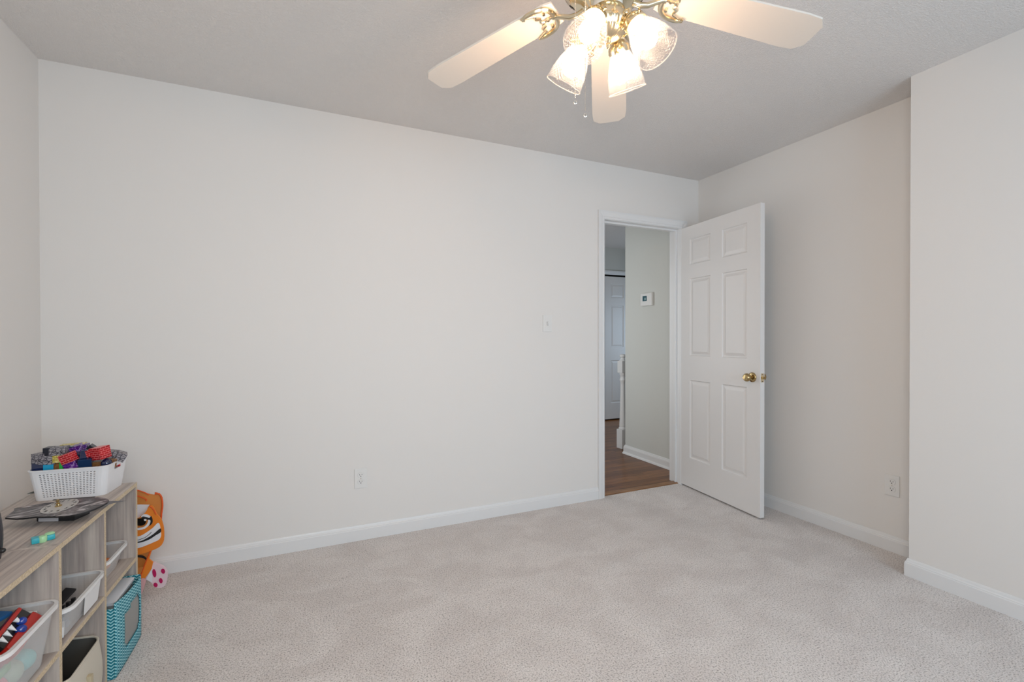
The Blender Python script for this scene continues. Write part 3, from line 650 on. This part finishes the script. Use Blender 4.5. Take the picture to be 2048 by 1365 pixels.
# perforated basket ------------------------------------------------------------
BC = Vector((-3.683, -.586, TZ)); BA = R(-5.5)
bk = thing('plastic_basket', 'white perforated plastic basket heaped with toy blocks on the shelf top', 'basket', BC, BA)
W0, L0, DW, BH = .102, .073, .013, .108
def basket_shell():
    """perimeter sampled so that slot openings fall on the long sides"""
    g = NB(); rows = 13; rc = .022
    per = []     # (side, s) samples; side 0 = front (y-), 1 = right, 2 = back, 3 = left
    nslot = 16
    def arc(cx, cy, a0): return [(cx, cy, R(a0+90*i/5)) for i in range(1, 5)]
    zs = [0, .006]
    z = .012
    for r_ in range(rows): zs += [z, z+.0027]; z += .0066
    zs += [BH*.94, BH]
    xs = [-W0+rc]; step = (2*(W0-rc)-.012)/nslot
    x = -W0+rc+.006
    for i in range(nslot): xs += [x+step*.22, x+step*.74]; x += step
    xs += [W0-rc]
    P = []; tagf = []
    for k, x in enumerate(xs): P.append(('F', x, -L0)); 
    P += [('A', (W0-rc, -L0+rc), R(-90+18*i)) for i in range(1, 5)]
    ysd = [-L0+rc, -.030, -.022, .022, .030, L0-rc]; P += [('R', W0, y) for y in ysd]
    P += [('A', (W0-rc, L0-rc), R(18*i)) for i in range(1, 5)]
    P += [('B', x, L0) for x in xs[::-1]]
    P += [('A', (-W0+rc, L0-rc), R(90+18*i)) for i in range(1, 5)]
    P += [('L', -W0, y) for y in ysd[::-1]]
    P += [('A', (-W0+rc, -L0+rc), R(180+18*i)) for i in range(1, 5)]
    def pos(p, z):
        t = z/BH; e = DW*t
        if p[0] == 'A': (cx, cy), a = p[1], p[2]; return Vector((cx+(rc)*math.cos(a)+e*(1 if cx > 0 else -1), cy+rc*math.sin(a)+e*(1 if cy > 0 else -1), z))
        sx = e*(1 if p[1] > 0 else -1)*(abs(p[1])/W0); sy = e*(1 if p[2] > 0 else -1)*(abs(p[2])/L0)
        return Vector((p[1]+sx, p[2]+sy, z))
    V = [[g.verts.new(pos(p, z)) for p in P] for z in zs]
    n = len(P)
    for j in range(len(zs)-1):
        slotrow = 2 <= j < 2+2*rows and j % 2 == 0
        for i in range(n):
            k = (i+1) % n; a, c = P[i], P[k]
            if slotrow and a[0] == c[0] and a[0] in 'FB':
                idx = xs.index(a[1]) if a[0] == 'F' else xs.index(c[1])
                if idx % 2 == 1: continue
            if a[0] == c[0] and a[0] in 'RL' and {a[2], c[2]} == {-.022, .022} and zs[j] >= .0795 and zs[j+1] <= .0935: continue
            g.faces.new((V[j][i], V[j][k], V[j+1][k], V[j+1][i]))
    g.faces.new(V[0][::-1])
    return g
sh = obj('basket_wall', basket_shell(), M_basket, bk); sh.modifiers.new('t', 'SOLIDIFY').thickness = .002
e = DW; g = NB()
loft(g, [rrect(-W0-e+.001, W0+e-.001, -L0-e+.001, L0+e-.001, .026, BH-.003), rrect(-W0-e-.004, W0+e+.004, -L0-e-.004, L0+e+.004, .028, BH-.002), rrect(-W0-e-.004, W0+e+.004, -L0-e-.004, L0+e+.004, .028, BH+.001), rrect(-W0-e+.001, W0+e-.001, -L0-e+.001, L0+e-.001, .026, BH+.002)], True)
obj('rim', g, M_basket, bk, smooth=True)
# blocks: (name word, material, pixel centre, depth offset along the basket, size in m, tilt, label)
def block(px, py, yl, size, mt, label, rot=(0, 0, 0), name='toy_block', bev=.002, cat='toy block', sphere=False):
    BM = Matrix.Translation(BC) @ Matrix.Rotation(BA, 4, 'Z')
    N = BM.to_3x3() @ Vector((0, 1, 0)); P = on_plane(px, py, BM @ Vector((0, yl, 0)), N)
    g = NB(); sx, sy, sz = [s/2 for s in size]
    if sphere: ball(g, (0, 0, 0), sx, sy, sz, 20)
    else: box(g, -sx, sx, -sy, sy, -sz, sz, bev=bev)
    o = tag(obj(name, g, mt, None, sphere, P, (rot[0], rot[1], rot[2]+BA)), label, cat, 'blocks in the white basket')
    return o
c = .037
M_lb = mat('light_blue_block', (.01, .32, .55), .3); M_gn = mat('green_block', (.02, .45, .06), .3); M_blk = mat('black_block', (.006, .008, .018), .3)
block(82, 917, -.048, (.036, .036, .036), M_stone, 'grey stone-print block at the far left of the heap', (0, .0, -.45))
block(102, 919, -.048, (.037, .036, .031), M_stone, 'grey stone-print block below the black-ended one')
block(99, 903, -.040, (.022, .036, .030), M_blk, 'black end block at the upper left of the heap')
block(119, 902, -.040, (.048, .036, .030), M_stone, 'grey stone-print block next to the black end block')
block(120, 917, -.050, (.028, .034, .025), M_yellow, 'gold and yellow block left of the tilted red brick block')
block(137, 916, -.062, (.036, .036, .034), M_redbrick, 'tilted red brick-print block in the middle of the heap', (.1, -.35, -.2))
block(143, 930, -.055, (.036, .034, .030), M_purple, 'purple block under the tilted red brick block', (0, -.4, .2))
block(147, 891, .030, (.070, .034, .012), M_yellow, 'flat grey and gold block lying on top at the back', (0, .0, .15))
block(154, 899, -.010, (.034, .036, .030), M_purple, 'purple block with white veins on top of the heap', (.1, -.3, .25))
block(168, 896, .020, (.026, .036, .028), M_purple, 'second purple block at the right end of the top pair', (0, 0, .15))
block(140, 900, -.018, (.024, .024, .026), M_navy, 'shiny navy block between the stone block and the purple one')
block(170, 909, -.035, (.024, .026, .032), M_navy, 'glossy blue block below the purple pair', (0, .1, .3))
block(158, 916, -.030, (.038, .036, .040), mat('deep_navy', (.003, .008, .03), .2), 'dark navy block in the hollow of the heap', (.2, .2, .4))
block(172, 926, -.045, (.038, .036, .034), mat('ink_blue', (.006, .03, .09), .15), 'ink blue block near the front rim of the basket', (.1, 0, .2))
block(183, 899, .010, (.028, .030, .028), M_blk, 'black block standing on its corner behind the red ones', (0, .75, .2))
block(184, 905, -.030, (.038, .036, .026), M_redbrick, 'red brick-print block left of the big red one', (.1, -.25, -.15))
block(201, 906, -.040, (.044, .040, .044), M_redbrick, 'largest red brick-print block at the right of the heap', (.1, -.12, -.5))
block(218, 909, .010, (.026, .034, .028), M_purple, 'mauve block behind the largest red brick block', (0, .1, .3))
block(226, 909, .002, (.034, .034, .028), M_stone, 'grey stone-print block leaning at the right of the heap', (.1, .25, .4))
block(241, 913, .000, (.030, .034, .032), M_stone, 'rightmost grey stone-print block in the basket', (.2, .45, .5))
block(223, 925, -.012, (.032, .034, .032), M_brown, 'brown soil-print block at the right inside the rim', (0, .1, .3))
block(213, 927, -.040, (.034, .034, .034), M_navy, 'glossy navy dome at the right front of the basket', sphere=True)
block(190, 928, -.030, (.060, .034, .018), M_brown, 'dark brown block along the front rim', (0, 0, .1))
block(81, 935, -.048, (.034, .034, .034), M_navy, 'dark navy block at the bottom left under the stone block')
block(101, 934, -.050, (.030, .030, .026), M_lb, 'light blue block in the bottom row at the left')
block(115, 933, -.048, (.024, .030, .026), M_brown, 'brown block between the light blue and the green one')
block(126, 932, -.054, (.010, .026, .028), M_gn, 'narrow green block in the bottom row')
block(232, 925, .030, (.030, .030, .030), M_redbrick, 'red brick-print block showing through the basket handle', (0, 0, .2))
block(150, 932, .03, (.10, .05, .04), M_blk, 'black block at the bottom middle of the basket', (0, 0, .1))

# picture clock lying face up, tilted on its movement --------------------------
n_c = Vector((-.05, -.13, 1)).normalized(); pc = at(117, 1014, 2, TZ+.040)
def cp(px, py, off=0): return on_plane(px, py, pc+n_c*off, n_c)
ck = thing('wall_clock', 'grey marbled wall clock lying face up on the shelf top', 'clock', pc)
outline = [(10, 1036), (29, 1021), (28, 1018), (33, 1016), (60, 1012), (92, 1006.5), (130, 1002), (165, 997.5), (196, 995.3), (208, 996), (216, 999), (218, 1001.5), (215, 1005), (205, 1011), (190, 1018), (170, 1025), (150, 1030), (128, 1033), (100, 1033.5), (70, 1034), (45, 1037), (30, 1037.6)]
def m_clockface():
    m = m_marble('clock_print', (.035, .03, .035), (.13, .115, .12), (.50, .46, .47), 16, .22)
    for n in m.node_tree.nodes:
        if n.type == 'TEX_NOISE': n.inputs['Distortion'].default_value = 3.5; n.inputs['Scale'].default_value = 9
        if n.type == 'MAPPING': n.inputs['Scale'].default_value = (1.0, 2.6, 1)
    return m
g = prism(NB(), [cp(*q)-pc for q in outline], -n_c*.005)
g.normal_update(); g.faces.ensure_lookup_table()
for f in g.faces:
    if abs(f.normal.dot(n_c)) < .9: f.material_index = 1
obj('clock_plate', g, [m_clockface(), M_black], ck)
hub = cp(117, 1013.5); ex = (cp(160, 1010)-cp(80, 1016)).normalized(); ey = n_c.cross(ex).normalized()
face = [hub+ex*(.043*math.cos(t*PI/24)+.004)+ey*(.047*math.sin(t*PI/24))+n_c*.0006-pc for t in range(48)]
obj('dial', prism(NB(), face, n_c*.0006), mat('dial_white', (.50, .48, .46), .45), ck)
for k in range(1, 13):
    cu = bpy.data.curves.new('n', 'FONT'); cu.body = str(k); cu.size = .015; cu.align_x = 'CENTER'; cu.align_y = 'CENTER'; cu.extrude = .0002
    to = bpy.data.objects.new('n', cu); C.objects.link(to); bpy.context.view_layer.update()
    me = bpy.data.meshes.new_from_object(to.evaluated_get(bpy.context.evaluated_depsgraph_get())); bpy.data.objects.remove(to)
    me.materials.append(M_black); o = bpy.data.objects.new('numeral', me); C.objects.link(o); o.parent = ck
    a = PI/2-k*PI/6+.5; p = hub+ex*(.004+.034*math.cos(a))+ey*(.037*math.sin(a))+n_c*.0015-pc
    mm = Matrix((ex, ey, n_c)).transposed().to_4x4(); mm.translation = p; o.matrix_local = mm
Mh = Matrix((ex, ey, n_c)).transposed().to_4x4(); Mh.translation = hub+n_c*.001-pc
obj('center_nut', lathe(NB(), [(.0085, 0), (.0085, .002), (.0055, .004), (.0045, .008), (.006, .0095), (.0035, .011), (.003, .015), (.0045, .017), (.0045, .021), (0, .022)], 20, Mh, cap1=False), M_antique, ck, smooth=True)
h0, h1 = cp(106, 1001, .012), cp(190, 994.8, .012)
g = NB(); box(g, 0, (h1-h0).length, -.0025, .0025, 0, .0012, M=Matrix.Translation(h0-pc) @ Matrix(((h1-h0).normalized(), n_c.cross((h1-h0).normalized()), n_c)).transposed().to_4x4()); obj('minute_hand', g, M_black, ck)
mv = at(92, 1047, 2, TZ) ; g = NB()
MM = Matrix.Translation(Vector((mv.x-pc.x+.010, mv.y-pc.y+.035, TZ-pc.z))) @ Matrix.Rotation(R(-20), 4, 'Z')
box(g, -.035, .075, -.025, .035, .0005, .022, M=MM, bev=.003); obj('movement_case', g, M_black, ck)
g = NB(); box(g, -.026, .030, -.029, -.0255, .002, .013, M=MM, bev=.001); obj('battery_cover', g, mat('grey_white_plastic', (.5, .48, .5), .4), ck)
# thin sliver of film poking from under the clock over the front edge
pts = [at(178, 1017, 2, TZ+.012), at(190, 1012, 2, TZ+.0125), at(203, 1005, 2, TZ+.013), at(222, 1003, 2, TZ+.010), at(252, 1002.5, 2, TZ+.006), at(228, 1007, 2, TZ+.008), at(210, 1012, 2, TZ+.010), at(192, 1016.5, 2, TZ+.012)]
tag(obj('paper_strip', prism(NB(), pts, (0, 0, .0006)), m_clear('grey_film', (.16, .15, .16), .75, .3)), 'thin dark grey strip poking out past the clock over the shelf edge', 'strip')

# small teal and green snap toy ------------------------------------------------
gp = at(86, 1083, 2, TZ); gx = (at(104, 1079, 2, TZ)-at(70, 1087, 2, TZ)).normalized(); ga = math.atan2(gx.y, gx.x)
gt = thing('fidget_toy', 'small teal and lime plastic fidget toy near the front edge of the shelf top', 'toy', gp, ga)
gm = mat('teal_plastic', (.03, .38, .45), .3); gl = mat('lime_plastic', (.38, .66, .36), .35)
obj('teal_half', box(NB(), -.024, -.004, -.013, .013, 0, .016, bev=.006), gm, gt, smooth=True)
obj('teal_tip', box(NB(), .005, .025, -.009, .013, 0, .015, bev=.0065), gm, gt, smooth=True)
obj('lime_disc', lathe(NB(), [(.0085, 0), (.0095, .004), (.0095, .014), (.0075, .017), (0, .0175)], 24, Matrix.Translation((-.001, -.006, 0)), cap1=False), gl, gt, smooth=True)
obj('lime_cap', lathe(NB(), [(.010, .006), (.0108, .009), (.0108, .016), (.008, .0185), (0, .0188)], 24, Matrix.Translation((.014, .007, 0)), cap1=False), gl, gt, smooth=True)

# dark upright device cut by the left picture edge -------------------------------
dv = thing('toy_console', 'black plastic device with a curved grey rim standing on the shelf top', 'device', at(-3, 1118, 2, TZ), R(2))
def arc_slab(x0, x1, z0, z1, y0, y1, bul):
    pts = [Vector((x0, y0, z0)), Vector((x1-bul, y0, z0))]+[Vector((x1-bul+bul*math.sin(PI*i/10), y0, z0+(z1-z0)*i/10)) for i in range(1, 10)]+[Vector((x1-bul, y0, z1)), Vector((x0, y0, z1))]
    return prism(NB(), pts, (0, y1-y0, 0))
obj('case', arc_slab(-.16, .004, 0, .118, -.010, .014, .006), mat('dark_green_plastic', (.006, .010, .009), .5, spec=.2), dv)
obj('rim', arc_slab(.0042, .0105, .0, .118, -.009, -.002, .005), mat('grey_rim', (.035, .033, .04), .35), dv)
g = NB(); cyl(g, (-.05, -.016, .020), (.016, -.020, .026), .0085, 14, .0060); ball(g, (.016, -.020, .026), .0062, seg=12); obj('lever', g, M_black, dv, smooth=True)

# small dark wedge standing in for the shaded gap behind the shelf
wp = at(70, 987, 2, TZ); tag(obj('dark_gap_wedge', prism(NB(), [Vector((-.022, 0, 0)), Vector((.02, 0, 0)), Vector((.02, 0, .007)), Vector((0, 0, .007))], (0, .014, 0)), mat('slate_grey', (.10, .11, .10), .5), None, False, wp+Vector((.0, .0, .0002)), (0, 0, .1)), 'dark grey wedge standing in for the shaded gap at the back of the shelf top', 'wedge')

# ------------------------------------------------------------------ orange tiger pop-up hamper between shelf and wall
TY = -.30
tg = thing('tiger_hamper', 'orange tiger pop-up mesh hamper with pink paws between the shelf and the back wall', 'toy hamper', (-3.60, -.20, 0))
base = Vector((-3.60, -.20, 0))
M_om = m_mesh('orange_mesh', (.72, .27, .05), .82); M_of = mat('orange_fabric', (.80, .22, .015), .75); M_dk = mat('orange_piping', (.70, .09, .005), .6)
M_wf = mat('white_fabric', (.78, .77, .80), .75); M_bf = mat('black_fabric', (.01, .01, .012), .7); M_pf = mat('pale_pink_fabric', (.78, .60, .64), .7); M_mg = mat('magenta_pad', (.48, .0, .09), .6)
def tp_(px, py, y): return at(px, py, 1, y)-base
def sheet(pts, y, t=.004, k=3, curve=.0, smoothp=True):
    """flat cloth panel with its own thickness standing at depth y"""
    P = [tp_(px, py, y) for px, py in pts]
    if smoothp: P = smoothpoly(P, k)
    cx = sum(p.x for p in P)/len(P)
    P = [Vector((p.x, p.y+curve*((p.x-cx)/.06)**2, p.z)) for p in P]
    return prism(NB(), P, (0, t, 0))
# mesh drum (back part) and its rim wire
g = NB(); n = 28; rr = []
for j in range(9):
    z = .02+.40*j/8; r_ = .075+.005*math.sin(j*1.3)
    rr.append([Vector((-.080+r_*math.cos(2*PI*i/n), .05+.085*math.sin(2*PI*i/n), z)) for i in range(n)])
loft(g, rr, True, True, False); obj('mesh_drum', g, M_om, tg, smooth=True)
obj('mesh_collar', sheet([(262, 980), (280, 982.5), (296, 988), (311, 990), (318, 987), (325, 996), (325, 1012), (322, 1036), (314, 1042), (300, 1030), (290, 1012), (262, 1010)], -.24, .003), M_om, tg)
g = NB(); tube(g, smoothpoly([tp_(*q, -.245) for q in [(311, 990), (315, 988), (320, 990), (324, 999), (325, 1012), (323, 1028), (321, 1038)]], 3)[:-3], .0035, 8); obj('rim_wire', g, M_dk, tg, smooth=True)
g = NB(); tube(g, [tp_(*q, -.243) for q in [(262, 978), (280, 982.5), (290, 986), (298, 990.5)]], .0025, 8); obj('handle_strap', g, M_dk, tg, smooth=True)
g = NB(); tube(g, [tp_(*q, -.25) for q in [(262, 990), (280, 994), (288, 997), (293, 1000), (292, 1003)]], .0028, 8); obj('inner_strap', g, M_dk, tg, smooth=True)
obj('white_lining', sheet([(250, 1012), (280, 1010), (299, 1010.5), (290, 1026), (278, 1036), (255, 1040)], -.262, .003, smoothp=False), M_wf, tg)
# the face
hd = obj('face', sheet([(255, 1045), (278, 1040), (291, 1025), (299, 1013), (306, 1015), (314, 1030), (322, 1040), (327, 1058), (327, 1082), (320, 1094), (304, 1102), (290, 1107), (276, 1110), (255, 1112)], -.300, .010), M_of, tg)
obj('brow_piping', tube(NB(), [tp_(*q, -.302) for q in [(298, 1013), (304, 1016), (309, 1023), (312, 1030)]], .0022, 8), M_dk, hd, smooth=True)
obj('eye_white', sheet([(282, 1035), (286, 1030), (294, 1030), (301, 1034), (300, 1037), (302, 1042), (299, 1050), (290, 1058), (277, 1061), (262, 1060), (262, 1056), (277, 1057), (289, 1052), (296, 1044), (292, 1036)], -.3035, .003, 2), M_wf, hd)
obj('eyelid', sheet([(282, 1036.5), (286, 1034), (294, 1035.5), (299, 1037), (302, 1033), (305, 1041), (304, 1048), (298, 1053), (301, 1045), (300, 1040.5), (295, 1040.5), (288, 1037.5)], -.3055, .003, 2), M_bf, hd)
obj('iris', sheet([(296, 1043), (293, 1050), (286, 1055), (277, 1056), (262, 1054), (262, 1040), (278, 1037), (290, 1037.5), (295, 1040)], -.3048, .002), mat('amber_iris', (.50, .17, .03), .4), hd)
obj('pupil', sheet([(292, 1044), (290, 1049), (284, 1052), (276, 1052), (262, 1050), (262, 1040), (279, 1038), (287, 1037.5), (291, 1040)], -.3068, .003), mat('glossy_black', (.004, .004, .004), .15), hd)
obj('catchlight', sheet([(288, 1039.5), (291, 1039), (293, 1041), (291, 1042.5), (288.5, 1042)], -.3085, .002), M_white, hd)
obj('cheek', sheet([(315, 1047), (319, 1050), (321, 1060), (322, 1072), (318, 1080), (308, 1085), (294, 1091), (280, 1096), (262, 1098), (262, 1078), (280, 1073), (294, 1065), (306, 1056)], -.3035, .003), M_wf, hd)
obj('cheek_stripe', sheet([(321, 1058), (321.5, 1065), (312, 1071), (298, 1080), (280, 1086), (262, 1088), (262, 1085.5), (280, 1083.5), (296, 1076), (308, 1068), (316, 1061)], -.3052, .003), M_bf, hd)
obj('whisker_line', tube(NB(), [tp_(*q, -.3045) for q in [(262, 1083), (278, 1080.5), (290, 1076), (298, 1070), (303, 1065)]], .0011, 6), M_bf, hd)
# body, stripe, arm and paws
obj('body_panel', sheet([(255, 1104), (278, 1106), (300, 1101), (303, 1104), (296, 1124), (290, 1134), (276, 1136), (255, 1136)], -.245, .004, smoothp=False), M_om, tg)
obj('body_stripe', sheet([(262, 1112), (276, 1111.6), (286, 1112.5), (293, 1118), (292, 1121), (287, 1117.5), (276, 1115.6), (262, 1116)], -.252, .003), M_bf, tg)
arm = obj('arm', sheet([(299, 1103), (302.5, 1104), (298, 1119), (306, 1126), (303, 1139), (290, 1158), (283, 1157), (281, 1160), (279, 1161), (282, 1147), (290, 1128)], -.300, .008, smoothp=False), M_of, tg)
obj('arm_piping', tube(NB(), [tp_(*q, -.302) for q in [(301, 1103), (296, 1114), (289, 1132), (283, 1148), (280, 1161)]], .0024, 8), M_dk, arm, smooth=True)
pw = obj('paw', sheet([(306, 1126), (314, 1129), (326, 1134), (333, 1142), (335, 1150), (333.5, 1162), (330, 1172), (320, 1177), (311, 1175), (304, 1168), (298, 1163), (291, 1159), (298, 1147), (303, 1138)], -.298, .012), M_pf, tg)
obj('paw_cuff', sheet([(303, 1139), (305, 1150), (304, 1166), (292, 1159.5)], -.3005, .004, smoothp=False), M_wf, pw)
for nm, c_, a_, b_ in (('paw_pad', (308.5, 1147.5), 3.7, 8), ('paw_pad', (326, 1143.5), 4, 4.8), ('paw_pad', (321.5, 1162.5), 3.6, 5), ('paw_pad', (311, 1171), 4, 4.4)):
    obj(nm, sheet([(c_[0]+a_*math.cos(t*PI/6)+.15*b_*math.sin(t*PI/6), c_[1]+b_*math.sin(t*PI/6)) for t in range(12)], -.3008, .004, 2), M_mg, pw)
obj('lower_paw', sheet([(283, 1158), (292, 1159), (289, 1172), (284, 1187), (281, 1192), (279, 1194), (278, 1172)], -.300, .008), mat('salmon_pink_fabric', (.75, .42, .42), .75), tg)
